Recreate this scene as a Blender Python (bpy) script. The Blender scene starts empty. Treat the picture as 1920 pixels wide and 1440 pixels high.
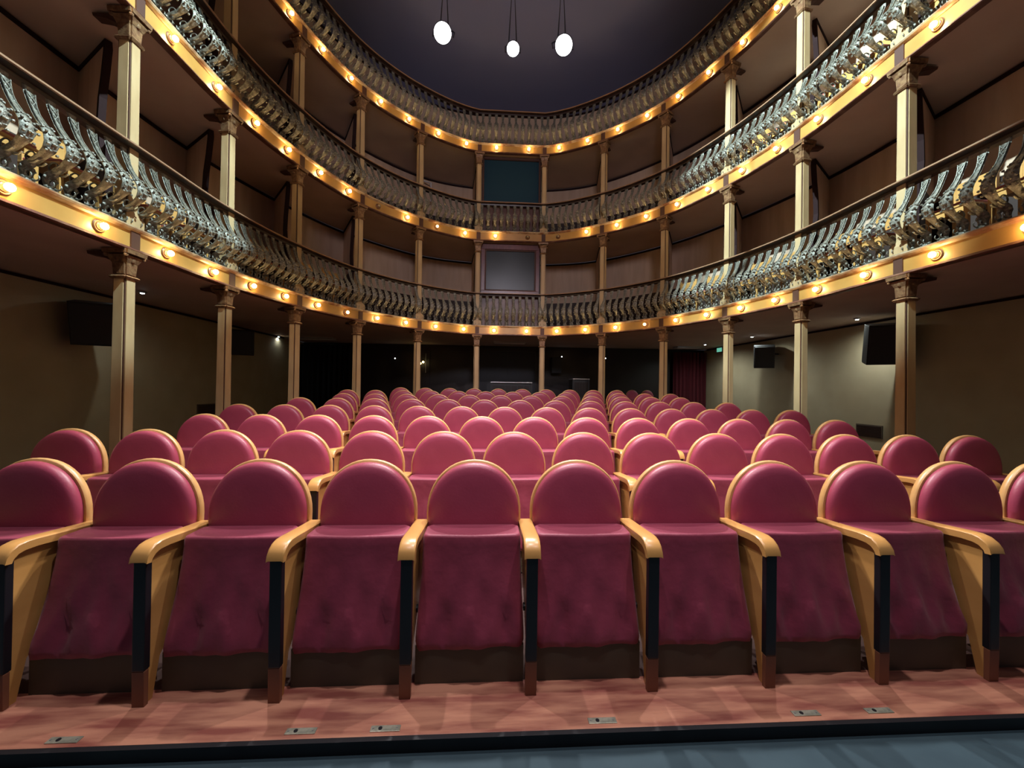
import bpy, bmesh, math, random
from mathutils import Vector, Matrix
C = bpy.context.scene
COL = C.collection
R = math.radians
random.seed(7)

# ------------------------------------------------------------------ camera
ZC = 1.36
YAW, PITCH, ROLL = R(3.246), R(.473), R(.805)
cd = bpy.data.cameras.new('camera'); cam = bpy.data.objects.new('camera', cd); COL.objects.link(cam)
f = Vector((math.sin(YAW)*math.cos(PITCH), math.cos(YAW)*math.cos(PITCH), math.sin(PITCH)))
r = Vector((math.cos(YAW), -math.sin(YAW), 0)); u = r.cross(f)
r2 = r*math.cos(ROLL) + u*math.sin(ROLL); u2 = -r*math.sin(ROLL) + u*math.cos(ROLL)
cam.matrix_world = Matrix(((r2.x, u2.x, -f.x, 0), (r2.y, u2.y, -f.y, 0), (r2.z, u2.z, -f.z, ZC), (0, 0, 0, 1)))
cd.sensor_width = 36; cd.lens = 739*36/1920; cd.clip_start = .05; cd.clip_end = 100
C.camera = cam
def proj(p):
    d = Vector(p) - Vector((0, 0, ZC)); z = d.dot(f)
    if z < .1: return (-9999, -9999)
    return (960 + 739*d.dot(r2)/z, 720 - 739*d.dot(u2)/z)
def ray(x, y): return f + r2*((x-960)/739) + u2*((720-y)/739)
def at_x(x, y, X): d = ray(x, y); return d*(X/d.x) + Vector((0, 0, ZC))
def at_y(x, y, Y): d = ray(x, y); return d*(Y/d.y) + Vector((0, 0, ZC))
def at_z(x, y, z): d = ray(x, y); return d*((z-ZC)/d.z) + Vector((0, 0, ZC))

# ------------------------------------------------------------------ world, exposure, stage lights
vs = C.view_settings
vs.view_transform = 'Standard'; vs.look = 'None'; vs.gamma = 1; vs.use_curve_mapping = False; vs.exposure = 0.0
w = bpy.data.worlds.new('world'); C.world = w; w.use_nodes = True
w.node_tree.nodes['Background'].inputs[0].default_value = (.62, .58, .70, 1)
w.node_tree.nodes['Background'].inputs[1].default_value = .12

def spot(name, loc, target, power, ang, blend=.3, col=(1, 1, 1), size=.1):
    l = bpy.data.lights.new(name, 'SPOT'); l.energy = power; l.spot_size = R(ang); l.spot_blend = blend
    l.color = col; l.shadow_soft_size = size
    o = bpy.data.objects.new(name, l); COL.objects.link(o); o.location = loc
    o.rotation_euler = (Vector(target) - Vector(loc)).to_track_quat('-Z', 'Y').to_euler()
    return o
# lamps above and at the sides of the stage, behind and above the camera, plus one added fill
spot('stage_spotlight', (-1.0, -.4, 7.4), (.2, 6.0, .9), 1250, 62, .9, (1, .88, .93), .10)
spot('stage_spotlight', (1.9, -.4, 7.4), (.6, 6.0, .9), 1250, 62, .9, (1, .88, .93), .10)
spot('overhead_sidelight', (1.3, 3.0, 9.2), (-4.1, 4.1, 4.3), 6200, 31, .3, (.68, .93, 1), .05)
spot('overhead_sidelight', (-.6, 3.6, 9.2), (5.0, 5.7, 4.9), 7600, 43, .3, (.68, .93, 1), .05)
spot('gallery_fill', (.5, -1.6, 6.3), (.5, 12, 6.4), 850, 56, .7, (.95, .88, 1), .6)  # fill lamp added to brighten the upper galleries at the back
# lamps hung from the ceiling above the first row, out of the picture
spot('overhead_spotlight', (-1.9, 3.5, 7.9), (-.6, 1.9, .2), 520, 62, .8, (1, .93, .92), .06)
spot('overhead_spotlight', (.3, 1.3, 7.9), (.3, 2.2, .4), 640,  # extra lamp added to brighten the cushion tops
   72, .8, (1, .93, .95), .12)
spot('overhead_spotlight', (2.6, 3.5, 7.9), (1.0, 1.9, .2), 520, 62, .8, (1, .93, .92), .06)
# the three ceiling spotlights seen in the photograph (their bodies are built below)
SPOTS = [(-.632, 4.8), (.227, 4.8), (.854, 4.8)]
SPOTPX = [(830, 62), (962, 92), (1057, 85)]
SPOTP = [at_y(x, y, 4.8) for x, y in SPOTPX]
for p, pw in zip(SPOTP, (700, 250, 700)):
    spot('ceiling_spotlight_beam', p + Vector((0, -.05, -.03)), p + Vector((0, -2.2, -2.6)), pw, 100, .5, (1, .95, .93), .07)

# ------------------------------------------------------------------ helpers
class MB:
    def __init__(s): s.v = []; s.f = []
    def add(s, vs_, fs):
        n = len(s.v); s.v += [tuple(v) for v in vs_]; s.f += [tuple(i+n for i in q) for q in fs]; return s
    def box(s, a, b, M=None):
        x0, y0, z0 = a; x1, y1, z1 = b
        v = [Vector(p) for p in ((x0,y0,z0),(x1,y0,z0),(x1,y1,z0),(x0,y1,z0),(x0,y0,z1),(x1,y0,z1),(x1,y1,z1),(x0,y1,z1))]
        if M: v = [M @ p for p in v]
        return s.add(v, [(3,2,1,0),(4,5,6,7),(0,1,5,4),(1,2,6,5),(2,3,7,6),(3,0,4,7)])
    def rings(s, rs, cap=True, closed=True):
        n = len(rs[0]); fs = []
        for i in range(len(rs)-1):
            for j in range(n if closed else n-1):
                k = (j+1) % n; fs.append((i*n+j, i*n+k, (i+1)*n+k, (i+1)*n+j))
        if cap: fs.append(tuple(range(n-1, -1, -1))); fs.append(tuple((len(rs)-1)*n+j for j in range(n)))
        return s.add([p for q in rs for p in q], fs)
    def prism(s, poly, axis, a, b):
        def P(q, t): return (t, q[0], q[1]) if axis == 0 else ((q[0], t, q[1]) if axis == 1 else (q[0], q[1], t))
        return s.rings([[P(q, a) for q in poly], [P(q, b) for q in poly]])
    def tube(s, pts, rad, n=8):
        pts = [Vector(p) for p in pts]; rs = []
        rr = rad if isinstance(rad, (list, tuple)) else [rad]*len(pts)
        for i, p in enumerate(pts):
            t = (pts[min(i+1, len(pts)-1)] - pts[max(i-1, 0)]).normalized()
            a = t.orthogonal().normalized() if i == 0 else (a - t*a.dot(t)).normalized()
            b = t.cross(a)
            rs.append([p + a*(rr[i]*math.cos(2*math.pi*k/n)) + b*(rr[i]*math.sin(2*math.pi*k/n)) for k in range(n)])
        return s.rings(rs)
    def lathe(s, prof, M, n=20):
        rs = [[M @ Vector((q*math.cos(2*math.pi*k/n), q*math.sin(2*math.pi*k/n), z)) for k in range(n)] for q, z in prof]
        return s.rings(rs)
    def ball(s, c, rad, n=6, m=5, sc=(1, 1, 1)):
        c = Vector(c); rs = []
        for i in range(1, m):
            t = math.pi*i/m
            rs.append([c + Vector((rad*sc[0]*math.sin(t)*math.cos(2*math.pi*k/n), rad*sc[1]*math.sin(t)*math.sin(2*math.pi*k/n), -rad*sc[2]*math.cos(t))) for k in range(n)])
        n0 = len(s.v); s.rings(rs, cap=False)
        s.add([c - Vector((0, 0, rad*sc[2])), c + Vector((0, 0, rad*sc[2]))], [])
        b, t = len(s.v)-2, len(s.v)-1
        for k in range(n):
            s.f.append((n0+(k+1) % n, n0+k, b)); s.f.append((n0+(m-2)*n+k, n0+(m-2)*n+(k+1) % n, t))
        return s
    def mesh(s, name, smooth=False, bevel=0):
        me = bpy.data.meshes.new(name); me.from_pydata(s.v, [], s.f)
        bm = bmesh.new(); bm.from_mesh(me)
        bmesh.ops.recalc_face_normals(bm, faces=bm.faces)
        if bevel:
            es = [e for e in bm.edges if len(e.link_faces) == 2 and e.calc_face_angle(0) > .6]
            bmesh.ops.bevel(bm, geom=es, offset=bevel, segments=2, profile=.6, affect='EDGES')
        bm.to_mesh(me); bm.free()
        if smooth:
            for p in me.polygons: p.use_smooth = True
            try: me.set_sharp_from_angle(angle=R(smooth if smooth is not True else 45))
            except Exception: pass
        return me
def link(name, me, mat, parent=None, loc=None, rz=None):
    o = bpy.data.objects.new(name, me); COL.objects.link(o)
    if mat and not me.materials: me.materials.append(mat)
    if parent: o.parent = parent
    if loc is not None: o.location = loc
    if rz is not None: o.rotation_euler = (0, 0, rz)
    return o
def obj(name, mb, mat, parent=None, smooth=False, bevel=0, **k): return link(name, mb.mesh(name, smooth, bevel), mat, parent, **k)
def tag(o, label, cat, group=None, kind=None):
    o['label'] = label; o['category'] = cat
    if group: o['group'] = group
    if kind: o['kind'] = kind
    return o
def thing(name, label, cat, loc=(0, 0, 0), rz=0, group=None):
    o = bpy.data.objects.new(name, None); COL.objects.link(o); o.empty_display_size = .1
    o.location = loc; o.rotation_euler = (0, 0, rz); return tag(o, label, cat, group)
def struct(name, mb, mat, **k):
    o = obj(name, mb, mat, **k); o['kind'] = 'structure'; return o
def dup(root, loc, rz, label, group=None, scale=None):
    c = root.copy(); COL.objects.link(c); c.location = loc; c.rotation_euler = (0, 0, rz); c['label'] = label
    if group: c['group'] = group
    def rec(a, b):
        for ch in list(a.children):
            d = ch.copy(); COL.objects.link(d); d.parent = b; rec(ch, d)
    rec(root, c); return c
ORD = 'zeroth first second third fourth fifth sixth seventh eighth ninth tenth eleventh twelfth thirteenth fourteenth fifteenth sixteenth seventeenth eighteenth'.split()

# ------------------------------------------------------------------ materials
def mat(name, col, rough=.6, metal=0, noise=None, bump=0, bscale=60, emit=None, spec=.5, sheen=0, coat=0):
    m = bpy.data.materials.new(name); m.use_nodes = True; nt = m.node_tree; b = nt.nodes['Principled BSDF']
    b.inputs['Base Color'].default_value = (*col, 1); b.inputs['Roughness'].default_value = rough
    b.inputs['Metallic'].default_value = metal; b.inputs['Specular IOR Level'].default_value = spec
    if coat: b.inputs['Coat Weight'].default_value = coat; b.inputs['Coat Roughness'].default_value = .25
    if sheen: b.inputs['Sheen Weight'].default_value = sheen
    tc = nt.nodes.new('ShaderNodeTexCoord')
    if noise:
        c2, scale, lo, hi = noise[:4]; st = noise[4] if len(noise) > 4 else (1, 1, 1)
        mp = nt.nodes.new('ShaderNodeMapping'); mp.inputs['Scale'].default_value = st
        n = nt.nodes.new('ShaderNodeTexNoise'); n.inputs['Scale'].default_value = scale; n.inputs['Detail'].default_value = 6
        rp = nt.nodes.new('ShaderNodeValToRGB'); rp.color_ramp.elements[0].position = lo; rp.color_ramp.elements[1].position = hi
        rp.color_ramp.elements[0].color = (*col, 1); rp.color_ramp.elements[1].color = (*c2, 1)
        L = nt.links.new
        L(tc.outputs['Object'], mp.inputs[0]); L(mp.outputs[0], n.inputs[0]); L(n.outputs[0], rp.inputs[0]); L(rp.outputs[0], b.inputs['Base Color'])
    if bump:
        n = nt.nodes.new('ShaderNodeTexNoise'); n.inputs['Scale'].default_value = bscale; n.inputs['Detail'].default_value = 5
        bp = nt.nodes.new('ShaderNodeBump'); bp.inputs['Strength'].default_value = bump; bp.inputs['Distance'].default_value = .01
        nt.links.new(tc.outputs['Object'], n.inputs[0]); nt.links.new(n.outputs[0], bp.inputs['Height']); nt.links.new(bp.outputs[0], b.inputs['Normal'])
    if emit:
        b.inputs['Emission Color'].default_value = (*emit[0], 1); b.inputs['Emission Strength'].default_value = emit[1]
    return m
M = {}
M['leather'] = mat('rose_leatherette', (.30, .042, .085), .42, noise=((.37, .06, .11), 5, .35, .7), bump=.06, bscale=90, spec=.5)
M['fabric'] = mat('maroon_seat_fabric', (.24, .028, .062), .55, noise=((.33, .045, .09), 3.2, .35, .7, (1, 1, .45)), bump=.9, bscale=7, sheen=.15)
M['beech'] = mat('varnished_beech', (.66, .36, .115), .32, noise=((.55, .28, .08), 9, .3, .75, (1, .25, 1)), spec=.5, coat=.3)
M['rim'] = mat('beech_plywood_rim', (.70, .43, .18), .38, noise=((.6, .34, .12), 12, .3, .7), coat=.2)
M['black'] = mat('black_post', (.012, .012, .016), .35)
M['footwood'] = mat('reddish_foot_wood', (.20, .075, .04), .5)
M['underpanel'] = mat('grey_brown_panel', (.07, .06, .045), .6, noise=((.10, .085, .055), 4, .3, .7))
M['iron'] = mat('bronzed_cast_iron', (.30, .28, .23), .36, metal=.25, noise=((.12, .105, .08), 35, .35, .65), bump=.5, bscale=120, spec=.6)
M['cream'] = mat('cream_painted_column', (.55, .385, .205), .5, noise=((.42, .27, .13), 6, .35, .75, (1, 1, .3)), spec=.4)
M['capital'] = mat('brown_gilt_capital', (.17, .08, .04), .42, metal=.25, noise=((.32, .19, .09), 25, .4, .7), bump=.4, bscale=60)
M['groove'] = mat('dark_brown_groove', (.07, .025, .015), .6)
M['ochre'] = mat('golden_ochre_fascia', (.50, .28, .075), .38, noise=((.40, .20, .045), 3, .3, .7, (1, 1, 1)), spec=.6)
M['moulding'] = mat('worn_gold_moulding', (.55, .40, .24), .4, noise=((.30, .13, .06), 7, .4, .62), metal=.1)
M['lowmould'] = mat('dark_red_moulding', (.12, .045, .03), .4, noise=((.25, .13, .08), 6, .5, .75))
M['rail'] = mat('dark_mahogany_handrail', (.035, .013, .008), .45, noise=((.022, .009, .006), 8, .3, .7), coat=.2)
M['railedge_lit'] = mat('lit_look_rail_nosing', (.34, .19, .11), .4)  # paler than the rail, to paint its lit edge
M['soffit'] = mat('soffit_plaster', (.60, .46, .37), .75, noise=((.52, .38, .30), 1.5, .3, .7))
M['galwall'] = mat('brown_gallery_wallcovering', (.66, .47, .34), .7, noise=((.56, .38, .26), 2.5, .3, .7, (3, 3, .4)), bump=.05, bscale=300)
M['darkening'] = mat('dark_brown_darkening', (.045, .022, .015), .6, noise=((.03, .015, .011), 3, .3, .7))  # dark tone for bands added low behind the balusters
M['darktrim'] = mat('dark_maroon_trim', (.022, .008, .008), .85, spec=.2)
M['gfwall'] = mat('beige_fabric_wall', (.42, .36, .24), .8, noise=((.37, .31, .20), 2, .3, .7), bump=.08, bscale=400)
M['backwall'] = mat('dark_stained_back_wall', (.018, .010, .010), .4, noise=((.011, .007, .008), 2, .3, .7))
M['blackcloth'] = mat('black_curtain_cloth', (.006, .006, .009), .9)
M['redcloth'] = mat('dark_red_curtain_cloth', (.12, .008, .018), .85, noise=((.07, .005, .012), 6, .3, .7, (3, 3, .2)))
M['deck'] = mat('reddish_worn_plywood', (.27, .075, .055), .5, noise=((.60, .27, .17), 5, .36, .62, (.5, 3.5, 1)), bump=.15, bscale=40)
M['edge'] = mat('black_edge_board', (.006, .006, .01), .5)
M['blue'] = mat('blue_grey_painted_concrete', (.016, .040, .056), .8, noise=((.026, .056, .074), 4, .35, .7), bump=.1, bscale=40)
M['carpet'] = mat('dark_carpet_floor', (.05, .022, .018), .8, noise=((.035, .015, .012), 5, .3, .7))
M['ceiling'] = mat('dark_navy_ceiling', (.20, .22, .42), .9)
M['metalplate'] = mat('zinc_floor_plate', (.50, .50, .40), .35, metal=.5, noise=((.34, .35, .28), 30, .4, .6))
M['steel'] = mat('brushed_grey_metal', (.45, .45, .46), .35, metal=.7)
M['speaker'] = mat('black_speaker_cabinet', (.018, .019, .022), .5, bump=.1, bscale=200)
M['grille'] = mat('speaker_grille_cloth', (.035, .038, .045), .7, bump=.4, bscale=500)
M['bulb'] = mat('lit_warm_bulb', (1, .8, .5), .3, emit=((1, .68, .30), 92))
M['bulbdim'] = mat('weakly_lit_bulb', (1, .85, .6), .3, emit=((1, .6, .22), 14))
M['bulboff'] = mat('unlit_bulb_glass', (.35, .26, .15), .15)
M['socket'] = mat('brown_lamp_rose', (.20, .09, .04), .4, metal=.2)
M['spotlens'] = mat('lit_spotlight_lens', (1, 1, 1), .3, emit=((1, .97, .95), 60))
M['down'] = mat('lit_downlight_lens', (1, 1, 1), .3, emit=((.85, .97, 1), 30))
M['led'] = mat('small_white_light', (1, 1, 1), .3, emit=((.9, .97, 1), 6))
M['ledwarm'] = mat('small_yellow_light', (1, .9, .5), .3, emit=((1, .75, .3), 8))
M['green'] = mat('exit_sign_face', (.1, .6, .4), .4, emit=((.25, .9, .65), .5))
M['mahogany'] = mat('mahogany_window_frame', (.16, .035, .03), .35, noise=((.10, .02, .02), 6, .3, .7, (4, 1, 1)), coat=.2)
M['glass'] = mat('dark_booth_glass', (.03, .034, .04), .3, spec=.3)
M['glassblue'] = mat('blue_tinted_booth_glass', (.015, .045, .07), .3, spec=.3)
M['vent'] = mat('brown_vent_grille', (.10, .075, .055), .5)
M['white'] = mat('white_painted_metal', (.75, .72, .75), .4)
M['pinkpad'] = mat('dusty_pink_pad', (.45, .12, .11), .6)

# ------------------------------------------------------------------ horseshoe path
XC = .503
H = [(.858, 10.3), (2.25, 9.575), (3.306, 8.474), (3.93, 7.109), (4.235, 5.757), (4.276, 4.275), (4.30, 2.80), (4.30, 1.35)]
W = [(1.08, 12.05), (2.62, 11.52), (4.15, 9.95), (4.95, 8.32), (5.42, 6.62), (5.52, 5.05), (5.52, 3.45), (5.52, 1.9)]
COLS = [(XC-a, b) for a, b in reversed(H)] + [(XC+a, b) for a, b in H]          # 16 columns, left front -> right front
WALL = [(XC-a, b) for a, b in reversed(W)] + [(XC+a, b) for a, b in W]
def dense(P, step=.05):
    P = [Vector((x, y)) for x, y in P]; out = []
    n = len(P); mid = n//2 - 1
    tan = []
    for i in range(n):
        a, b = P[max(i-1, 0)], P[min(i+1, n-1)]; tan.append((b-a).normalized())
    for i in range(n-1):
        L = (P[i+1]-P[i]).length; k = max(2, int(L/step))
        m0, m1 = tan[i]*L, tan[i+1]*L
        if i == mid: m0 = m1 = P[i+1]-P[i]
        for j in range(k):
            t = j/k; t2, t3 = t*t, t*t*t
            out.append(P[i]*(2*t3-3*t2+1) + m0*(t3-2*t2+t) + P[i+1]*(-2*t3+3*t2) + m1*(t3-t2))
    out.append(P[-1]); return out
PATH = dense(COLS)
def frames(P):
    out = []
    for i, p in enumerate(P):
        t = (P[min(i+1, len(P)-1)] - P[max(i-1, 0)]).normalized()
        out.append((p, t, Vector((t.y, -t.x))))        # normal to the right of travel = into the hall
    return out
FR = frames(PATH)
ARC = [0]
for i in range(1, len(PATH)): ARC.append(ARC[-1] + (PATH[i]-PATH[i-1]).length)
def at_s(s):
    s = max(0, min(ARC[-1]-1e-6, s))
    lo = 0
    while ARC[lo+1] < s: lo += 1
    t = (s-ARC[lo])/(ARC[lo+1]-ARC[lo]); a, b = FR[lo], FR[lo+1]
    return a[0].lerp(b[0], t), a[1].lerp(b[1], t).normalized(), a[2].lerp(b[2], t).normalized()
COLS_S = []
for x, y in COLS:
    i = min(range(len(PATH)), key=lambda k: (PATH[k]-Vector((x, y))).length); COLS_S.append(ARC[i])
SMID = (COLS_S[7]+COLS_S[8])/2
def sweep(prof, frm=FR, z=0):
    """prof: closed polygon of (offset into the hall, height)"""
    return MB().rings([[(p.x+n.x*o, p.y+n.y*o, z+h) for o, h in prof] for p, t, n in frm])
def rot_of(n): return math.atan2(n.x, -n.y)      # local -Y points into the hall: rotate so that (0,-1) -> n

LV = [2.704, 5.144, 7.445]
FT = [2.945, 5.40, 7.68]
RT = [3.80, 6.17, 8.55]
LNAME = ['lowest', 'middle', 'top']

# ------------------------------------------------------------------ ground structure
def rake(y): return max(0, (y-2.2)*.0525)
mb = MB()
ys = [1.58, 2.2, 13.2]
mb.add([(-6.4, 1.84, -.2), (7.7, 1.84, -.2), (7.7, 1.84, -.001), (-6.4, 1.84, -.001), (-6.4, 2.2, -.001), (7.7, 2.2, -.001), (7.7, 13.2, rake(13.2)), (-6.4, 13.2, rake(13.2)), (7.7, 13.2, -.2), (-6.4, 13.2, -.2)],
       [(0, 1, 2, 3), (3, 2, 5, 4), (4, 5, 6, 7), (7, 6, 8, 9), (0, 9, 8, 1), (1, 8, 6, 5, 2), (0, 3, 4, 7, 9)])
struct('floor', mb, M['carpet'])
mb = MB().box((-6.4, 1.565, -.06), (7.7, 1.84, 0)); struct('floor_boards', mb, M['deck'], bevel=.002)
mb = MB().box((-6.4, 1.545, -.2), (7.7, 1.565, -.001)); struct('trim_1', mb, M['edge'])
mb = MB().box((-6.4, -4, -.2), (7.7, 1.545, -.052)); struct('floor_stage', mb, M['blue'])
struct('wall_light_blocker', MB().box((-6.4, -4.1, -.2), (7.7, -4.0, 4.2)), M['blackcloth'])  # unseen wall added behind the camera to block low frontal fill
struct('wall_left', MB().box((-6.15, 0, -.1), (-5.95, 13.2, 2.70)), M['gfwall'])
struct('wall_right', MB().box((7.2, 0, -.1), (7.4, 13.2, 2.70)), M['gfwall'])
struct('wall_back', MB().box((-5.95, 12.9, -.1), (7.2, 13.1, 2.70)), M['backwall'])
struct('trim_2', MB().box((-5.95, 1.0, 2.665), (-5.93, 11.7, 2.70)), M['darktrim'])
struct('trim_3', MB().box((7.18, 1.0, 2.665), (7.2, 12.7, 2.70)), M['darktrim'])
# soffit over the aisles, outside the galleries
sf = MB(); v = []; q = []
for i, (p, t, n) in enumerate(frames(dense(COLS, .15))):
    o = p - n*.02
    # outward rectangle point
    d = -n; ts = []
    if d.x < -1e-4: ts.append((-6.0-o.x)/d.x)
    if d.x > 1e-4: ts.append((7.25-o.x)/d.x)
    if d.y > 1e-4: ts.append((13.0-o.y)/d.y)
    T = min(ts); e = o + d*T
    v += [(o.x, o.y, LV[0]+.006), (e.x, e.y, LV[0]+.006), (e.x, e.y, LV[0]+.013), (o.x, o.y, LV[0]+.013)]
N = len(v)//4
for i in range(N-1):
    a, b = i*4, i*4+4
    for j in range(4): q.append((a+j, a+(j+1) % 4, b+(j+1) % 4, b+j))
q += [(0, 1, 2, 3), (N*4-1, N*4-2, N*4-3, N*4-4)]
sf.add(v, q)
for cx, cy in ((-6.0, 13.0), (7.25, 13.0)):
    sx = 2.2 if cx < 0 else -2.2
    sf.box((min(cx, cx+sx), 10.8, LV[0]+.012), (max(cx, cx+sx), 13.0, LV[0]+.05))
struct('ceiling_aisle', sf, M['soffit'])
struct('ceiling', MB().box((-6.4, -.5, 9.7), (7.7, 13.2, 9.8)), M['ceiling'])

# gallery walls, floors
WF = frames(dense(WALL, .25))
for L in (0, 1, 2):
    z0 = FT[L]; z1 = LV[L+1] if L < 2 else 9.7
    struct('wall_gallery', MB().rings([[(p.x, p.y, z0), (p.x-n.x*.12, p.y-n.y*.12, z0), (p.x-n.x*.12, p.y-n.y*.12, z1), (p.x, p.y, z1)] for p, t, n in WF]), M['galwall'])
    struct('trim_gallery', MB().rings([[(p.x+n.x*.001, p.y+n.y*.001, z1-.045), (p.x+n.x*.03, p.y+n.y*.03, z1-.045), (p.x+n.x*.03, p.y+n.y*.03, z1-.002), (p.x+n.x*.001, p.y+n.y*.001, z1-.002)] for p, t, n in WF]), M['darktrim'])
    struct('trim_darkening_band', MB().rings([[(p.x+n.x*.001, p.y+n.y*.001, z0+.005), (p.x+n.x*.015, p.y+n.y*.015, z0+.005), (p.x+n.x*.015, p.y+n.y*.015, z0+1.0), (p.x+n.x*.001, p.y+n.y*.001, z0+1.0)] for p, t, n in WF]), M['darkening'])  # dark band added to darken the wall behind the balusters
    # gallery: slab + fascia + mouldings
    h = FT[L]-LV[L]
    g = thing('gallery', 'curved %s gallery floor with a golden ochre front board along its edge' % LNAME[L], 'gallery', (0, 0, LV[L]))
    A = dense(COLS, .12)
    B = dense(WALL, .12)
    nA = 160
    def resamp(P, n):
        a = [0]
        for i in range(1, len(P)): a.append(a[-1]+(P[i]-P[i-1]).length)
        out = []; k = 0
        for i in range(n):
            s_ = a[-1]*i/(n-1)
            while k < len(P)-2 and a[k+1] < s_: k += 1
            out.append(P[k].lerp(P[k+1], max(0, min(1, (s_-a[k])/(a[k+1]-a[k])))))
        return out
    A = [p+n*.06 for p, t, n in frames(resamp(A, nA))]; B = resamp(B, nA)
    obj('floor_slab', MB().rings([[(a.x, a.y, .015), (b.x, b.y, .015), (b.x, b.y, h), (a.x, a.y, h)] for a, b in zip(A, B)]), M['soffit'], g)
    obj('floor_covering', MB().rings([[(a.x*.99+b.x*.01, a.y*.99+b.y*.01, h), (b.x, b.y, h), (b.x, b.y, h+.004), (a.x*.99+b.x*.01, a.y*.99+b.y*.01, h+.004)] for a, b in zip(A, B)]), M['carpet'], g)  # dark covering added so the slab top does not show pale
    obj('front_board', sweep([(.055, .03), (.09, .03), (.09, h-.04), (.055, h-.04)]), M['ochre'], g, smooth=40)
    obj('top_moulding', sweep([(.05, h-.045), (.095, h-.045), (.11, h-.03), (.125, h-.028), (.135, h-.012), (.135, h), (.05, h)]), M['moulding'], g, smooth=30)
    obj('bottom_moulding', sweep([(.03, -.006), (.10, -.006), (.115, .006), (.112, .02), (.10, .032), (.03, .032)]), M['lowmould'], g, smooth=30)
    for i, (x, y) in enumerate(COLS):
        p, t, n = at_s(COLS_S[i]); m = MB().box((-.05, -.105, .03), (.05, -.08, h-.04))
        o = obj('corner_block', m, M['groove'], g); o.location = (p.x, p.y, 0); o.rotation_euler = (0, 0, rot_of(n))

# ------------------------------------------------------------------ balusters and rails
def baluster(hh):
    k = hh/.80
    P = [(0, .055, .040, .014), (.02, .05, .046, .016), (.045, .035, .034, .014), (.075, .02, .024, .013), (.105, .02, .036, .016), (.14, .05, .046, .02),
         (.18, .11, .036, .02), (.22, .165, .034, .02), (.27, .215, .048, .022), (.33, .238, .057, .024), (.39, .226, .054, .022), (.45, .188, .043, .018),
         (.51, .142, .033, .014), (.57, .105, .027, .011), (.64, .075, .027, .010), (.71, .055, .034, .010), (.755, .045, .041, .010), (.775, .042, .036, .010), (.80, .04, .042, .012)]
    rs = []
    for i, (z, o, w_, th) in enumerate(P):
        a = P[max(i-1, 0)]; b = P[min(i+1, len(P)-1)]
        t = Vector((-(b[1]-a[1]), (b[0]-a[0]))).normalized(); n = Vector((-t.y, t.x))   # in (y,z), y = -offset
        c = Vector((-o, z*k)); ring = []
        for (sx, sn) in ((-1, 0), (-.72, .8), (0, 1.15), (.72, .8), (1, 0), (.72, -.8), (0, -1.15), (-.72, -.8)):
            q = c + n*(sn*th); ring.append((sx*w_, q.x, q.y))
        rs.append(ring)
    m = MB().rings(rs)
    rnd = random.Random(3)
    for z, o, w_, th in P[8:12]:                         # grape-like relief on the belly
        for sx in (-.85, -.5, -.15, .2, .55, .9):
            m.ball((sx*w_, -(o+th*.9), (z+rnd.uniform(-.028, .028))*k), .0125, 5, 4)
    for sx in (-1, 1):                                   # lattice edges on the neck
        m.tube([(sx*x_, -(o+.009), z*k) for z, o, x_ in ((.45, .195, .034), (.5, .155, .028), (.57, .112, .021), (.64, .082, .021), (.71, .062, .027), (.755, .052, .033))], .0055, 4)
    m.tube([(-.021, -.121, .56*k), (.021, -.093, .62*k), (-.022, -.078, .68*k), (.026, -.064, .74*k)], .0045, 4)
    m.tube([(.021, -.121, .56*k), (-.021, -.093, .62*k), (.022, -.078, .68*k), (-.026, -.064, .74*k)], .0045, 4)
    def curl(cy, cz, rad, a0, a1, x, th=.009):
        pts = [(x, cy+rad*(1-.55*i/9)*math.cos(a0+(a1-a0)*i/9), (cz+rad*(1-.55*i/9)*math.sin(a0+(a1-a0)*i/9))*k) for i in range(10)]
        m.tube(pts, [th*(1-.4*i/9) for i in range(10)], 5)
    for x in (-.028, .028):
        curl(-.115, .205, .062, R(-150), R(170), x)
        curl(-.095, .055, .042, R(80), R(-220), x, .008)
    for sx in (-1, 1):
        m.ball((sx*.036, -.055, .115*k), .02, 6, 4, (1, .7, 1)); m.ball((sx*.034, -.06, .03*k), .018, 6, 4)
    m.ball((0, -.085, .15*k), .022, 6, 4)
    m.box((-.03, -.052, .795*k), (.03, -.028, .81*k))
    return m
inframe = lambda q: -60 < q[0] < 1980 and -60 < q[1] < 1500
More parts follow.
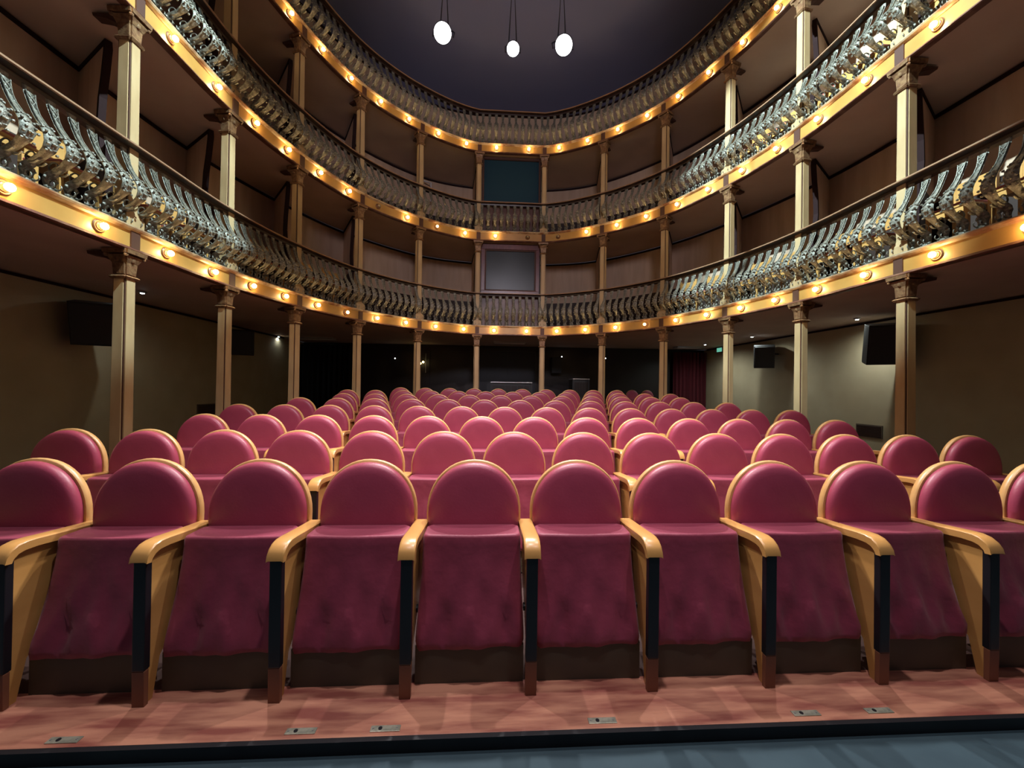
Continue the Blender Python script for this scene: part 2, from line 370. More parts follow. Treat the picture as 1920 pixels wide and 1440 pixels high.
for L in (0, 1, 2):
    z0 = FT[L]; hh = RT[L]-z0-.085
    bl = thing('balustrade', 'curved balustrade of pot-bellied cast-iron balusters round the %s gallery' % LNAME[L], 'balustrade', (0, 0, z0))
    zt = RT[L]-z0
    obj('handrail', sweep([(-.02, zt-.075), (.055, zt-.075), (.06, zt-.045), (.125, zt-.032), (.125, zt-.008), (-.06, zt-.004), (-.06, zt-.035)]), M['rail'], bl, smooth=30)
    ne = obj('rail_nosing', sweep([(.123, zt-.032), (.138, zt-.026), (.138, zt-.010), (.123, zt-.006)]), M['railedge_lit'], bl)
    ne['label'] = 'thin edge of the handrail, painted lighter as if lit'
    obj('foot_strip', sweep([(.0, 0), (.115, 0), (.105, .014), (.0, .014)]), M['iron'], bl)
    base = baluster(hh-.0)
    bme = base.mesh('baluster', 50); bme.materials.append(M['iron'])
    places = []
    for i in range(len(COLS_S)-1):
        a, b = COLS_S[i], COLS_S[i+1]; n_ = 10 if i == 7 else 9
        for j in range(n_):
            s_ = a + (b-a)*(j+.5)/n_; p, t, n = at_s(s_)
            q = proj((p.x, p.y, z0+.4)); dist = (Vector((p.x, p.y, z0+.4-ZC))).length
            places.append((0 if inframe(q) else 1, dist, p.copy(), n.copy()))
    places.sort(key=lambda e: (e[0], e[1]))
    for e in places[:100]:
        link('baluster', bme, None, bl, loc=(e[2].x, e[2].y, .012), rz=rot_of(e[3]))
    rest = MB()
    for e in places[100:]:
        T = Matrix.Translation((e[2].x, e[2].y, .012)) @ Matrix.Rotation(rot_of(e[3]), 4, 'Z')
        rest.add([T @ Vector(v_) for v_ in base.v], base.f)
    o = obj('baluster_run', rest, M['iron'], bl, smooth=50); o['kind'] = 'stuff'

# ------------------------------------------------------------------ columns
def sect(hw, notch):
    a, b = hw, hw-notch
    return [(-b, -a), (b, -a), (b, -b), (a, -b), (a, b), (b, b), (b, a), (-b, a), (-b, b), (-a, b), (-a, -b), (-b, -b)]
def col_parts(hgt):
    sh = MB().rings([[(x, y, z) for x, y in sect(hw, .02)] for z, hw in ((.0, .072), (hgt-.27, .066))])
    core = MB()
    base = MB()
    for z0, z1, w0, w1 in ((0, .10, .10, .10), (.10, .13, .092, .085), (.13, .17, .082, .076)):
        base.rings([[(x*w_, y*w_, z) for x, y in ((-1, -1), (1, -1), (1, 1), (-1, 1))] for z, w_ in ((z0, w0), (z1, w1))])
    cap = MB(); zc = hgt-.29
    for z0, z1, w0, w1 in ((zc, zc+.02, .078, .092), (zc+.02, zc+.035, .092, .078), (zc+.05, zc+.17, .068, .075), (zc+.17, zc+.235, .078, .105), (zc+.25, zc+.29, .125, .13)):
        cap.rings([[(x, y, z) for x, y in sect(w_, .016)] for z, w_ in ((z0, w0), (z1, w1))])
    cap.box((-.055, -.055, zc), (.055, .055, zc+.285))
    for sx in (-1, 1):
        for sy in (-1, 1):
            cap.tube([(sx*(.06+.028*math.sin(a)), sy*(.06+.028*math.sin(a)), zc+.20+.03*(1-math.cos(a))*.9+.01) for a in [R(d) for d in range(0, 300, 40)]], .012, 5)
            cap.ball((sx*.098, sy*.098, zc+.235), .022, 6, 5)
        cap.ball((sx*.085, 0, zc+.20), .022, 6, 5, (.6, 1, 1.6)); cap.ball((0, sx*.085, zc+.20), .022, 6, 5, (1, .6, 1.6))
    br = MB().prism([(.06, hgt-.12), (.06, hgt-.008), (.34, hgt-.008), (.33, hgt-.04), (.2, hgt-.06)], 0, -.045, .045)
    return sh, base, cap, br
SIDE = lambda i: 'left' if i < 8 else 'right'
protos = {}
for L in (-1, 0, 1):
    for i, (x, y) in enumerate(COLS):
        zf = rake(y) if L < 0 else FT[L]
        zt = LV[L+1]-.004
        p, t, n = at_s(COLS_S[i])
        kth = 8-i if i < 8 else i-7
        lab = {-1: 'cream square column on the ground floor, %s to the %s of centre', 0: 'cream square column in the lowest gallery, %s to the %s of centre', 1: 'cream square column in the middle gallery, %s to the %s of centre'}[L] % (ORD[kth], SIDE(i))
        key = (L, round(zt-zf, 2))
        # every column gets its own root; meshes are shared through protos where heights agree
        root = thing('column', lab, 'column', (x, y, zf), rot_of(n), {-1: 'ground floor columns', 0: 'lowest gallery columns', 1: 'middle gallery columns'}[L])
        if key not in protos:
            sh, ba, ca, br = col_parts(zt-zf)
            protos[key] = (sh.mesh('shaft'), ba.mesh('base'), ca.mesh('capital', 35), br.mesh('bracket'))
        a = protos[key]
        link('shaft', a[0], M['cream'], root); link('base', a[1], M['cream'], root); link('capital', a[2], M['capital'], root); link('bracket', a[3], M['groove'], root)
        key2 = ('g',)+key
        if key2 not in protos:
            g = MB(); hgt = zt-zf
            for sx in (-1, 1):
                for sy in (-1, 1):
                    x0, x1 = sorted((sx*.0475, sx*.0585)); y0, y1 = sorted((sy*.0475, sy*.0585))
                    g.box((x0, y0, .17), (x1, y1, hgt-.29))
            protos[key2] = g.mesh('corner_groove')
        link('corner_groove', protos[key2], M['groove'], root)

# ------------------------------------------------------------------ fascia lamps
Rm = Matrix.Rotation(R(90), 4, 'X')      # local z -> -y
rose = MB().lathe([(.001, -.002), (.058, -.002), (.060, .008), (.052, .016), (.040, .012), (.036, .020), (.026, .024), (.020, .034), (.001, .035)], Rm, 20).mesh('lamp_rose', 40)
bulbm = MB().lathe([(.002, .030), (.016, .032), (.028, .044), (.032, .058), (.028, .073), (.016, .084), (.002, .088)], Rm, 16).mesh('bulb', 60)
bulbs = {k: bulbm.copy() for k in ('bulb', 'bulbdim', 'bulboff')}
OFF = {(0, -6): 'bulbdim', (0, 5): 'bulbdim', (1, -5): 'bulboff', (1, -3): 'bulbdim', (1, 1): 'bulboff', (1, 2): 'bulboff'}
for L in (0, 1, 2):
    zz = (LV[L]+FT[L])/2 - .005
    lamps = []
    for i in range(len(COLS_S)-1):
        for fr in (.26, .75): lamps.append(COLS_S[i]+(COLS_S[i+1]-COLS_S[i])*fr)
    for s_ in lamps:
        p, t, n = at_s(s_)
        if p.y < 2.4: continue
        k = sum(1 for q in lamps if (SMID < q <= s_ or s_ <= q < SMID)); sd = 'left' if s_ < SMID else 'right'
        kind = OFF.get((L, -k if sd == 'left' else k), 'bulb')
        word = {'bulb': 'glowing', 'bulbdim': 'weakly glowing', 'bulboff': 'unlit'}[kind]
        root = thing('fascia_lamp', '%s round bulb on the %s gallery front board, %s %s of centre' % (word, LNAME[L], ORD[k], sd), 'lamp', (p.x+n.x*.09, p.y+n.y*.09, zz), rot_of(n), 'bulb lamps on the %s gallery' % LNAME[L])
        lr = link('lamp_rose', rose, M['socket'], root); link('bulb', bulbs[kind], M[kind], lr)

# ------------------------------------------------------------------ box partitions
for L in (0, 1, 2):
    for i in range(len(COLS)):
        c = Vector(COLS[i]); w_ = Vector(WALL[i]); d = (w_-c); ln = d.length; d.normalize()
        if c.y < 2: continue
        z0 = FT[L]; z1 = (LV[L+1] if L < 2 else 9.7)
        if L == 2: continue
        hh = z1-z0-.004
        # outline in (s from the column, z)
        front = [(.62, hh), (.60, hh-.10), (.66, hh-.35), (.74, hh-.60), (.77, hh-.85), (.70, hh-1.15), (.60, hh-1.4), (.52, 1.0), (.50, .0)]
        front = [q for q in front if q[1] <= hh]
        M4 = Matrix.Translation((c.x, c.y, z0)) @ Matrix(((d.x, -d.y, 0, 0), (d.y, d.x, 0, 0), (0, 0, 1, 0), (0, 0, 0, 1)))
        kth = 8-i if i < 8 else i-7
        root = thing('box_partition', 'brown box partition in the %s gallery behind the %s column %s of centre' % (LNAME[L], ORD[kth], SIDE(i)), 'partition', (0, 0, 0), 0, 'partitions of the %s gallery' % LNAME[L])
        root.matrix_world = M4
        poly = front + [(ln-.01, 0), (ln-.01, hh)]
        obj('panel', MB().rings([[(s_, -.02, z) for s_, z in poly], [(s_, .02, z) for s_, z in poly]]), M['galwall'], root)
        e = MB()
        rr = [[(s_-.035, -.032, z), (s_-.035, .032, z), (s_+.02, .032, z), (s_+.02, -.032, z)] for s_, z in front]
        e.rings(rr)
        e.box((.60, -.032, hh-.05), (ln-.035, .032, hh-.001))
        obj('edge_trim', e, M['darktrim'], root)
        obj('darkening_board', MB().box((.53, -.026, .004), (ln-.03, .026, 1.0)), M['darkening'], root)  # board added to darken the lower part of the partition

# ------------------------------------------------------------------ theatre seats
def seat_parts():
    P = {}
    def outline(k=1.0, inset=0):
        pts = []; hw = .25-inset
        pts.append((-hw*.93, .28+inset)); pts.append((-hw*.98, .50)); 
        for i in range(25):
            a = math.pi - math.pi*i/24; c, s_ = math.cos(a), math.sin(a)
            pts.append((hw*math.copysign(abs(c)**.96, c), .690+(.279-inset)*abs(s_)**.96))
        pts.append((hw*.98, .50)); pts.append((hw*.93, .28+inset))
        return pts
    cz = .62
    def ring(o, y, k, dz=0): return [(x*k, y+dz, cz+(z-cz)*k) for x, z in o]
    o0 = outline()
    P['backrest_shell'] = MB().rings([ring(o0, .028, .955), ring(o0, .022, .985), ring(o0, .008, 1), ring(o0, -.006, 1), ring(o0, -.012, .985)]).mesh('backrest_shell', 50)
    o1 = outline(inset=.012)
    P['backrest'] = MB().rings([ring(o1, -.010, .98), ring(o1, -.020, 1.0), ring(o1, -.040, 1.0), ring(o1, -.055, .975), ring(o1, -.064, .93), ring(o1, -.070, .84), ring(o1, -.074, .6), ring(o1, -.076, .3), ring(o1, -.0762, .05)]).mesh('backrest', 60)
    # folded seat cushion
    rnd = random.Random(5); rs = []
    lv = [(.644, .212, -.085, -.195), (.648, .226, -.078, -.211), (.645, .231, -.076, -.217), (.636, .234, -.075, -.221), (.60, .235, -.075, -.222), (.54, .236, -.08, -.230), (.47, .238, -.085, -.242),
          (.40, .241, -.09, -.257), (.34, .244, -.095, -.272), (.28, .247, -.10, -.287), (.23, .249, -.105, -.300), (.19, .249, -.11, -.310), (.165, .245, -.115, -.308), (.155, .23, -.13, -.29)]
    for li, (z, hw, yb, yf) in enumerate(lv):
        q = []; nf = 22
        rc = .02
        q.append((-hw+rc, yb)); q.append((-hw, yb-rc)); q.append((-hw, (yb+yf)/2)); q.append((-hw, yf+rc)); q.append((-hw+rc*.3, yf+rc*.3))
        for i in range(nf):
            x = -hw+rc+(2*hw-2*rc)*i/(nf-1)
            low = max(0, min(1, (.6-z)/.35)); xx = x/hw
            wr = low*(.013*math.sin(6*xx+20*z+1.3*math.sin(14*z)) + .009*math.sin(11*xx-24*z) + .006*math.sin(17*xx+13*z))
            if li > 10: wr *= .4
            q.append((x, yf - .012*(1-xx*xx) + wr))
        q.append((hw-rc*.3, yf+rc*.3)); q.append((hw, yf+rc)); q.append((hw, (yb+yf)/2)); q.append((hw, yb-rc)); q.append((hw-rc, yb))
        rs.append([(x, y, z+(.004*math.sin(11*x+z) if li > 11 else 0)) for x, y in q])
    P['seat_cushion'] = MB().rings(rs).mesh('seat_cushion', 60)
    P['under_panel'] = MB().box((-.248, -.30, .0), (.248, -.285, .17)).mesh('under_panel')
    # one arm at x = 0
    prof = []   # (y,z) outline of the pad side
    top = [(.0, .648), (-.10, .655), (-.20, .664), (-.28, .672), (-.325, .674), (-.355, .668), (-.380, .652), (-.396, .630), (-.402, .606)]
    bot = [(-.378, .603), (-.372, .618), (-.355, .634), (-.33, .641), (-.28, .641), (-.15, .628), (.0, .615)]
    prof = top+bot
    sec = []
    for x, k in ((-.036, .0), (-.033, .003), (-.026, .006), (.026, .006), (.033, .003), (.036, 0)):
        cy, czz = -.2, .645
        sec.append([(x, y, z+(k if j < len(top) else 0)*.9-.003) for j, (y, z) in enumerate(prof)])
    P['armrest'] = MB().rings(sec).mesh('armrest', 35)
    pan = [(-.365, .0), (-.368, .635), (-.30, .640), (-.03, .622), (-.03, .40), (-.10, .36), (-.30, .16), (-.335, .0)]
    P['side_panel'] = MB().prism(pan, 0, -.016, .016).mesh('side_panel')
    P['post'] = MB().prism([(-.392, .15), (-.392, .618), (-.36, .632), (-.36, .15)], 0, -.025, .025).mesh('post', False, .004)
    P['foot'] = MB().prism([(-.388, .0), (-.391, .149), (-.366, .149), (-.366, .0)], 0, -.025, .025).mesh('foot', False, .003)
    P['hinge'] = MB().lathe([(.001, -.024), (.018, -.024), (.018, .024), (.001, .024)], Matrix.Rotation(R(90), 4, 'Y'), 12).mesh('hinge')
    return P
SP = seat_parts()
SMAT = dict(backrest_shell='rim', backrest='leather', seat_cushion='fabric', under_panel='underpanel', armrest='beech', side_panel='beech', post='black', foot='footwood', hinge='black')
def arm_parts(root, x):
    link('armrest', SP['armrest'], M['beech'], root, loc=(x, 0, 0)); link('foot', SP['foot'], M['footwood'], root, loc=(x, 0, 0))
    sp_ = link('side_panel', SP['side_panel'], M['beech'], root, loc=(x, 0, 0))
    link('post', SP['post'], M['black'], sp_); link('hinge', SP['hinge'], M['black'], sp_, loc=(0, -.22, .30))
seat0 = thing('theatre_seat', 'x', 'seat')
for k in ('backrest_shell', 'backrest', 'seat_cushion', 'under_panel'): link(k, SP[k], M[SMAT[k]], seat0)
arm_parts(seat0, -.275)
used = False
TOPS = [.969, 1.009, 1.055, 1.108, 1.166, 1.217, 1.270, 1.323]
ROWS = [(-4, 6), (-5.5, 7.5), (-5, 7), (-5.5, 7.5), (-5, 7), (-4.5, 6.5), (-5, 7), (-3.5, 5.5)]
cs = []
for k, (a, b) in enumerate(ROWS):
    n = int(round(b-a))+1
    for j in range(n):
        X = -.074+.55*(a+j); Y = 2.13+.984*k; Z = TOPS[k]-.969
        row = 'front row' if k == 0 else ORD[k+1]+' row from the front'
        pos = 'leftmost' if j == 0 else ('rightmost' if j == n-1 else (ORD[j+1]+' from the left' if j < n/2 else ORD[n-j]+' from the right'))
        lab = 'rose round-backed seat, %s, %s' % (row, pos)
        grp = 'theatre seats in the stalls'
        if not used:
            o = seat0; o.location = (X, Y, Z); o['label'] = lab; o['group'] = grp; used = True
        else: o = dup(seat0, (X, Y, Z), 0, lab, grp)
        if j == n-1: cs.append(o)
for o in cs: arm_parts(o, .275)
# three more seats in the dark beneath the gallery at the back right
for j, px in enumerate((1158, 1185, 1213)):
    p = at_y(px, 735, 12.0)
    o = dup(seat0, (p.x, 12.0, rake(12.0)), 0, 'dim seat in the dark by the back wall, %s of three' % ('left', 'middle', 'right')[j], 'seats at the back wall')
    o.scale = (.84, .84, .84)

# ------------------------------------------------------------------ floor plates
for j, (x, y) in enumerate([(117, 1391), (563, 1374), (722, 1369), (1130, 1354), (1513, 1340), (1650, 1335)]):
    p = at_z(x, y, 0)
    root = thing('floor_plate', 'small zinc latch plate set in the reddish board edge, %s from the left' % ORD[j+1], 'plate', (p.x, p.y+.006, 0), 0, 'latch plates along the stage edge')
    obj('plate', MB().box((-.058, -.014, 0), (.058, .014, .003)), M['metalplate'], root, bevel=.001)
    obj('keyhole', MB().lathe([(.0005, .003), (.008, .003), (.008, .0045), (.0005, .0045)], Matrix.Translation((-.02, 0, 0)), 10), M['black'], root)
    obj('screw', MB().lathe([(.0005, .003), (.004, .003), (.003, .005), (.0005, .005)], Matrix.Translation((.045, 0, 0)), 8), M['steel'], root)
    obj('screw', MB().lathe([(.0005, .003), (.004, .003), (.003, .005), (.0005, .005)], Matrix.Translation((-.048, 0, 0)), 8), M['steel'], root)

# ------------------------------------------------------------------ three spotlights on a bar
bar = thing('lighting_bar', 'black lighting bar hung below the dark ceiling over the stalls', 'lighting bar', (.1, 4.95, 0))
zb = 6.75
obj('pipe', MB().tube([(-1.6, 0, zb), (1.8, 0, zb)], .025, 10), M['black'], bar, smooth=60)
for x in (-1.4, .1, 1.6): obj('hanging_cable', MB().tube([(x, 0, zb), (x, 0, 9.7)], .006, 6), M['black'], bar)
for p, s_, lab in zip(SPOTP, (1.0, .72, 1.0), ('left', 'small middle', 'right')):
    root = thing('spotlight', 'dazzling white %s spotlight of the three hanging high above the stalls' % lab, 'spotlight', p, 0, 'spotlights above the stalls')
    A = Matrix.Rotation(R(128), 4, 'X')      # local z points towards the stage and down
    obj('housing', MB().lathe([(.001, -.30), (.07*s_, -.29), (.085*s_, -.2), (.10*s_, -.05), (.115*s_, .0), (.115*s_, .012), (.105*s_, .012), (.10*s_, -.004)], A, 24), M['black'], root, smooth=40)
    obj('lens', MB().lathe([(.001, .004), (.06*s_, .003), (.10*s_, -.002), (.10*s_, -.004), (.001, -.004)], A, 24), M['spotlens'], root, smooth=60)
    obj('yoke', MB().tube([(-.125*s_, .05, .0), (-.13*s_, .12, .12), (-.05, .15, .2), (0, .15, zb-p.z-.02), (.05, .15, .2), (.13*s_, .12, .12), (.125*s_, .05, .0)], .009, 6), M['black'], root)

# ------------------------------------------------------------------ downlights under the lowest gallery
DL = [((267, 547), 12, 'at the left aisle beside the first loudspeaker'), ((522, 630), 8, 'at the far end of the left aisle'), ((1607, 597), 72, 'above the nearer loudspeaker at the right wall'),
      ((1410, 630), 75, 'above the farther loudspeaker at the right wall'), ((1322, 645), 75, 'at the far right end beside the red curtain')]
for (x, y), pw, where in DL:
    p = at_z(x, y, LV[0])
    root = thing('downlight', 'small white downlight %s' % where, 'downlight', (p.x, p.y, LV[0]+.006), 0, 'downlights under the lowest gallery')
    obj('ring', MB().lathe([(.03, 0), (.055, 0), (.055, -.012), (.035, -.03), (.03, -.03)], Matrix.Identity(4), 18), M['steel'], root, smooth=40)
    obj('lens', MB().lathe([(.001, -.02), (.03, -.02), (.03, -.028), (.02, -.036), (.001, -.038)], Matrix.Identity(4), 14), M['down'], root, smooth=60)
    spot('downlight_beam', (p.x, p.y, LV[0]-.05), (p.x+(.12 if p.x > 0 else -.1), p.y, 0), pw, 165, 1, (.93, 1, .93), .03)

# ------------------------------------------------------------------ loudspeakers on the aisle walls
def speaker(px, py, X, s_, yaw, lab, wallx):
    p = at_x(px, py, X)
    root = thing('loudspeaker', lab, 'loudspeaker', p, yaw, 'wall loudspeakers')
    hw, hh, dp = .21*s_, .27*s_, .20*s_
    T = Matrix.Rotation(R(14), 4, 'X')
    rs = [[T @ Vector((x*k, y, z*k2)) for x, z in ((-hw, -hh), (hw, -hh), (hw, hh), (-hw, hh))] for y, k, k2 in ((-dp, 1, 1), (dp*.1, 1, 1), (dp, .68, .9))]
    obj('cabinet', MB().rings(rs), M['speaker'], root, bevel=.006)
    obj('grille', MB().rings([[T @ Vector((x*k, y, z*k)) for x, z in ((-hw, -hh), (hw, -hh), (hw, hh), (-hw, hh))] for y, k in ((-dp-.001, .93), (-dp-.012, .91))]), M['grille'], root)
    L = Matrix.Rotation(-yaw, 4, 'Z') @ Vector((wallx-p.x+(.012 if p.x < 0 else -.012), 0, 0))
    b = Vector((L.x, L.y, .05))
    obj('wall_bracket', MB().tube([(0, dp*.5, .05), (L.x*.5, (dp*.5+L.y)/2+.03, .06), b], .018, 8), M['black'], root)
speaker(184, 605, -5.60, 1.10, R(28), 'large black loudspeaker on the left aisle wall behind the second column', -5.95)
speaker(456, 641, -5.55, 1.0, R(28), 'black loudspeaker farther back on the left aisle wall', -5.95)
speaker(1432, 667, 6.80, 1.02, R(-32), 'black loudspeaker farther back on the right aisle wall', 7.2)
speaker(1656, 643, 6.80, 1.25, R(-32), 'large black loudspeaker nearer on the right aisle wall beside the column', 7.2)
# vents
for (x, y), X, lab in (((1630, 808), 7.2, 'brown vent panel low on the right aisle wall'), ((386, 768), -5.95, 'dark vent panel low on the left aisle wall')):
    p = at_x(x, y, X); sg = -1 if X > 0 else 1
    root = thing('wall_vent', lab, 'vent', p)
    obj('frame', MB().box((0 if sg > 0 else -.015, -.26, -.12), (.015 if sg > 0 else 0, .26, .12)), M['vent'], root)
    m = MB()
    for k in range(7): m.box((min(sg*.015, sg*.022), -.24, -.10+k*.03), (max(sg*.015, sg*.022), .24, -.085+k*.03))
    obj('louvres', m, M['darktrim'], root)
# exit sign
p = at_x(1350, 656, 7.1)
root = thing('exit_sign', 'small dim green exit sign at the top of the right wall near the curtain', 'sign', p)
obj('case', MB().box((-.02, -.14, -.07), (.09, .14, .07)), M['steel'], root)
obj('face', MB().box((-.026, -.13, -.06), (-.021, .13, .06)), M['green'], root)

# ------------------------------------------------------------------ dark back area
def curtain(x0, x1, y, z0, z1, m, lab, folds, name='curtain'):
    rs = []; n = folds*10
    fr = [(x0+(x1-x0)*i/n, y+.05*math.sin(2*math.pi*folds*i/n)+.015*math.sin(5.1*i)) for i in range(n+1)]
    mb_ = MB().rings([[(a, b-.006, z0), (a, b+.006, z0), (a, b+.006, z1), (a, b-.006, z1)] for a, b in fr])
    return tag(obj(name, mb_, m, smooth=60), lab, 'curtain')
yb = 12.72
xl0, xl1 = -5.94, at_y(658, 690, yb).x
curtain(xl0, xl1, yb, rake(yb)+.02, 2.62, M['blackcloth'], 'black curtain across the back left corner under the gallery', 10)
xr0 = at_y(1262, 690, yb).x
curtain(xr0, 7.18, yb, rake(yb)+.02, 2.60, M['redcloth'], 'dark red curtain across the back right corner under the gallery', 9)
# centre doorway: dark blue-black double door
d0, d1 = at_y(899, 690, 12.85).x, at_y(1004, 690, 12.85).x
zf = rake(12.85)
df = MB(); df.box((d0-.08, 12.82, zf), (d0, 12.9, 2.6)); df.box((d1, 12.82, zf), (d1+.08, 12.9, 2.6)); df.box((d0-.08, 12.82, 2.52), (d1+.08, 12.9, 2.6))
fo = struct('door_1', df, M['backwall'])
M['doorblack'] = mat('blue_black_door', (.010, .012, .020), .5)
for a, b in ((d0, (d0+d1)/2-.004), ((d0+d1)/2+.004, d1)):
    obj('door_leaf', MB().box((a, 12.84, zf+.01), (b, 12.88, 2.52)), M['doorblack'], fo)
# sound desk
def desk(pxa, pxb, py, Y, lab):
    a, b = at_y(pxa, py, Y), at_y(pxb, py, Y); zt_ = a.z; zf_ = rake(Y)
    root = thing('sound_desk', lab, 'desk', ((a.x+b.x)/2, Y, zf_)); hw = (b.x-a.x)/2; ht = zt_-zf_
    obj('desk_top', MB().box((-hw, -.3, ht-.03), (hw, .3, ht)), M['steel'], root, bevel=.004)
    m = MB()
    for sx in (-1, 1): m.box((min(sx*hw, sx*(hw-.04)), -.28, 0), (max(sx*hw, sx*(hw-.04)), .28, ht-.03))
    obj('side_panel', m, M['speaker'], root)
    obj('front_panel', MB().box((-hw+.04, -.25, .1), (hw-.04, -.22, ht-.03)), M['speaker'], root)
    m = MB()
    for k in range(6): m.box((-hw*.9+k*hw*.3, -.268, ht*.55), (-hw*.9+k*hw*.3+hw*.26, -.252, ht*.9))
    obj('equipment_rack', m, M['backwall'], root)
desk(920, 996, 716, 11.4, 'long dark sound desk with a pale top behind the centre seats')
desk(1070, 1101, 710, 11.6, 'short dark desk with a pale top behind the seats right of centre')
# tall handle and door at the left of centre
a, b = at_y(799, 663, 12.86), at_y(799, 699, 12.86)
dz = struct('door_2', MB().box((a.x-.9, 12.86, zf), (a.x+.12, 12.9, 2.5)), M['backwall'])
obj('door_handle', MB().tube([(a.x, 12.82, b.z), (a.x, 12.82, a.z)], .012, 8), M['steel'], dz)
# wall lights and sconce
for (x, y), lab in (((741, 672), 'tiny white light on the dark back wall left of centre'), ((1053, 669), 'tiny white light on the dark back wall right of centre'), ((1135, 672), 'tiny white light on the dark back wall beside the right-hand column')):
    p = at_y(x, y, 12.86); root = thing('wall_light', lab, 'light', p, 0)
    obj('bracket', MB().box((-.02, -.01, -.02), (.02, .04, .02)), M['black'], root)
    obj('lens', MB().ball((0, -.025, 0), .018, 8, 6), M['led'], root, smooth=60)
p = at_y(791, 680, 12.6); root = thing('wall_sconce', 'small yellow twin sconce in the dark beside the column left of centre', 'sconce', p)
obj('arm', MB().tube([(0, .28, -.03), (0, .1, -.06), (0, 0, -.03)], .01, 6), M['steel'], root)
for dx in (-.05, .04): obj('shade', MB().ball((dx, 0, .0+dx*.5), .035, 8, 6), M['ledwarm'], root, smooth=60)
p = at_y(1043, 685, 12.7); root = thing('wall_loudspeaker', 'small black loudspeaker hung on the back wall right of centre', 'loudspeaker', p)
obj('cabinet', MB().box((-.16, -.1, -.26), (.16, .2, .26)), M['speaker'], root, bevel=.01)
obj('grille', MB().box((-.14, -.112, -.24), (.14, -.101, .24)), M['grille'], root)
# ceiling strips
for (x0, x1, y), Y, lab in (((560, 622, 634), 11.7, 'pale slatted ceiling grille at the back left'), ((926, 986, 642), 12.0, 'pale slatted ceiling grille above the centre doorway'), ((1266, 1322, 651), 11.9, 'pale slatted ceiling grille above the red curtain')):
    a, b = at_z(x0, y, 2.69), at_z(x1, y, 2.69)
    root = thing('ceiling_grille', lab, 'grille', ((a.x+b.x)/2, a.y, 2.71), 0, 'ceiling grilles under the lowest gallery'); hw = (b.x-a.x)/2
    fr_ = MB(); fr_.box((-hw, -.16, -.05), (hw, -.14, 0)); fr_.box((-hw, .14, -.05), (hw, .16, 0)); fr_.box((-hw, -.14, -.05), (-hw+.02, .14, 0)); fr_.box((hw-.02, -.14, -.05), (hw, .14, 0))
    obj('frame', fr_, M['steel'], root); m = MB()
    for k in range(5): m.box((-hw+.02, -.12+k*.055, -.045), (hw-.02, -.105+k*.055, -.01))
    obj('slats', m, M['white'], root)

# ------------------------------------------------------------------ projection booth windows in the centre bay
def booth(L, gm, fm, lab, fw):
    z0 = RT[L]+.0; z1 = LV[L+1]-.01
    x0, x1 = COLS[7][0]+.085, COLS[8][0]-.085; Y = 10.42
    root = thing('booth_window', lab, 'window', ((x0+x1)/2, Y, z0)); hw = (x1-x0)/2; h = z1-z0
    fr_ = MB()
    fr_.box((-hw, -.05, .0), (hw, .05, fw)); fr_.box((-hw, -.05, h-fw*1.4), (hw, .05, h)); fr_.box((-hw, -.05, fw), (-hw+fw, .05, h-fw*1.4)); fr_.box((hw-fw, -.05, fw), (hw, .05, h-fw*1.4))
    obj('frame', fr_, fm, root, bevel=.006)
    b_ = MB(); w2 = fw*.35
    b_.box((-hw+fw, -.03, fw), (hw-fw, .0, fw+w2)); b_.box((-hw+fw, -.03, h-fw*1.4-w2), (hw-fw, .0, h-fw*1.4)); b_.box((-hw+fw, -.03, fw+w2), (-hw+fw+w2, 0, h-fw*1.4-w2)); b_.box((hw-fw-w2, -.03, fw+w2), (hw-fw, 0, h-fw*1.4-w2))
    obj('bead', b_, M['groove'], root)
    obj('pane', MB().box((-hw+fw*.8, .005, fw*.8), (hw-fw*.8, .012, h-fw*1.2)), gm, root)
    # booth body and lower front panel
    struct('wall_booth', MB().box((x0-.03, Y+.06, FT[L]+.002), (x1+.03, Y+.10, z1)), M['doorblack'])
    struct('wall_booth_front', MB().box((x0-.02, Y-.04, FT[L]+.002), (x1+.02, Y+.05, z0-.002)), M['lowmould'])
booth(0, M['glass'], M['mahogany'], 'dark booth window in a red mahogany frame, centre of the lowest gallery', .10)
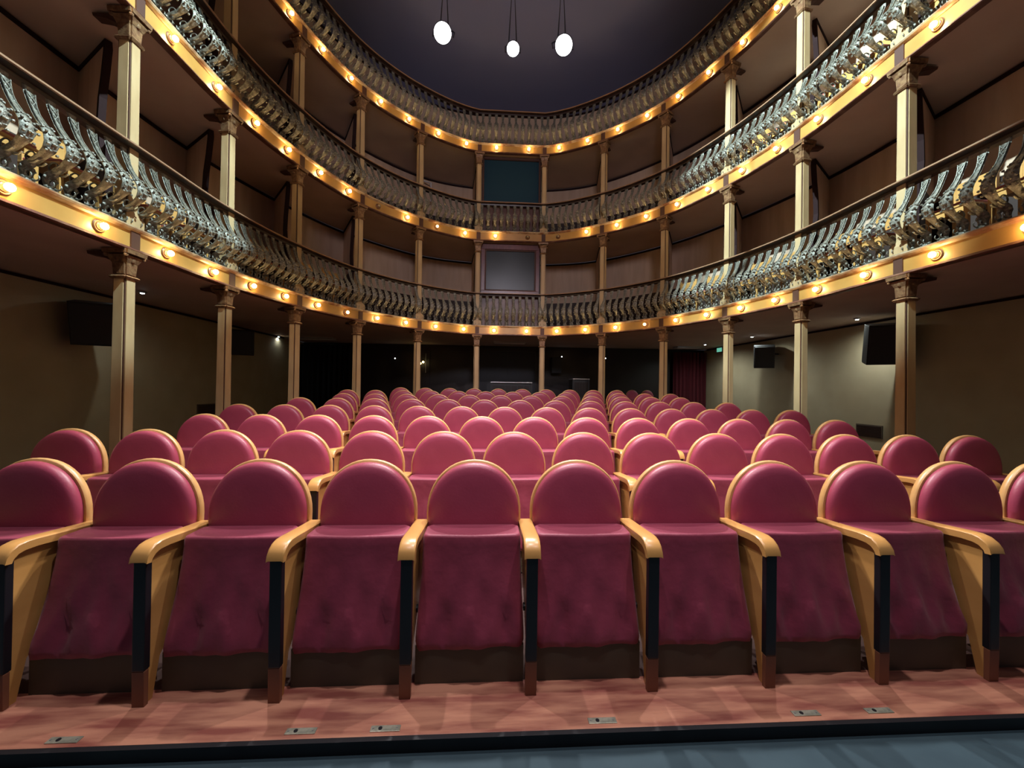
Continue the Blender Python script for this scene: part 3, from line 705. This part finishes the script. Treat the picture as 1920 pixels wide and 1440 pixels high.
booth(1, M['glassblue'], M['groove'], 'dark blue-tinted booth window, centre of the middle gallery', .035)
# white angle painted for the lit edge of an open door
a, b, c_ = at_y(795, 339, 11.45), at_y(808, 343, 11.45), at_y(808, 378, 11.45)
tag(obj('lit_door_edge', MB().tube([a, b, c_], .02, 6), M['white']), 'white strip for a lit door edge, middle gallery wall, left of the window', 'strip')

# ------------------------------------------------------------------ wooden chairs in the boxes
def box_chair():
    root = thing('box_chair', 'x', 'chair')
    obj('seat', MB().box((-.20, -.19, .43), (.20, .19, .455)), M['beech'], root, bevel=.006)
    obj('seat_pad', MB().box((-.19, -.18, .455), (.19, .18, .485)), M['pinkpad'], root, bevel=.01)
    for sx in (-1, 1):
        for sy in (-1, 1):
            top_ = .43 if sy < 0 else .86
            obj('leg', MB().box((sx*.18-.018, sy*.17-.018, 0), (sx*.18+.018, sy*.17+.018, top_)), M['beech'], root)
    obj('backrest', MB().box((-.17, .155, .62), (.17, .18, .82)), M['beech'], root, bevel=.006)
    obj('apron', MB().box((-.165, -.18, .37), (.165, -.165, .43)), M['beech'], root)
    return root
chair0 = box_chair(); first = True
for L, bays in ((0, (1, 2, 3, 4, 10, 11, 12, 13)), (1, (11, 12, 13))):
    for i in bays:
        for fr_ in ((.48, .86) if i < 7 else (.14, .52)):
            s_ = COLS_S[i]+(COLS_S[i+1]-COLS_S[i])*fr_; p, t, n = at_s(s_); q = p-n*.42
            if q.y < 2.6: continue
            sd = 'left' if i < 7 else 'right'; k = (7-i if i < 7 else i-7); fb = (fr_ < .5) if i < 7 else (fr_ > .5)
            lab = 'pink padded chair in the %s gallery, %s box %s of centre, %s one' % (LNAME[L], ORD[k], sd, 'nearer' if fb else 'farther')
            if first: chair0.location = (q.x, q.y, FT[L]); chair0.rotation_euler = (0, 0, rot_of(n)); chair0['label'] = lab; chair0['group'] = 'chairs in the gallery boxes'; first = False
            else: dup(chair0, (q.x, q.y, FT[L]), rot_of(n), lab, 'chairs in the gallery boxes')
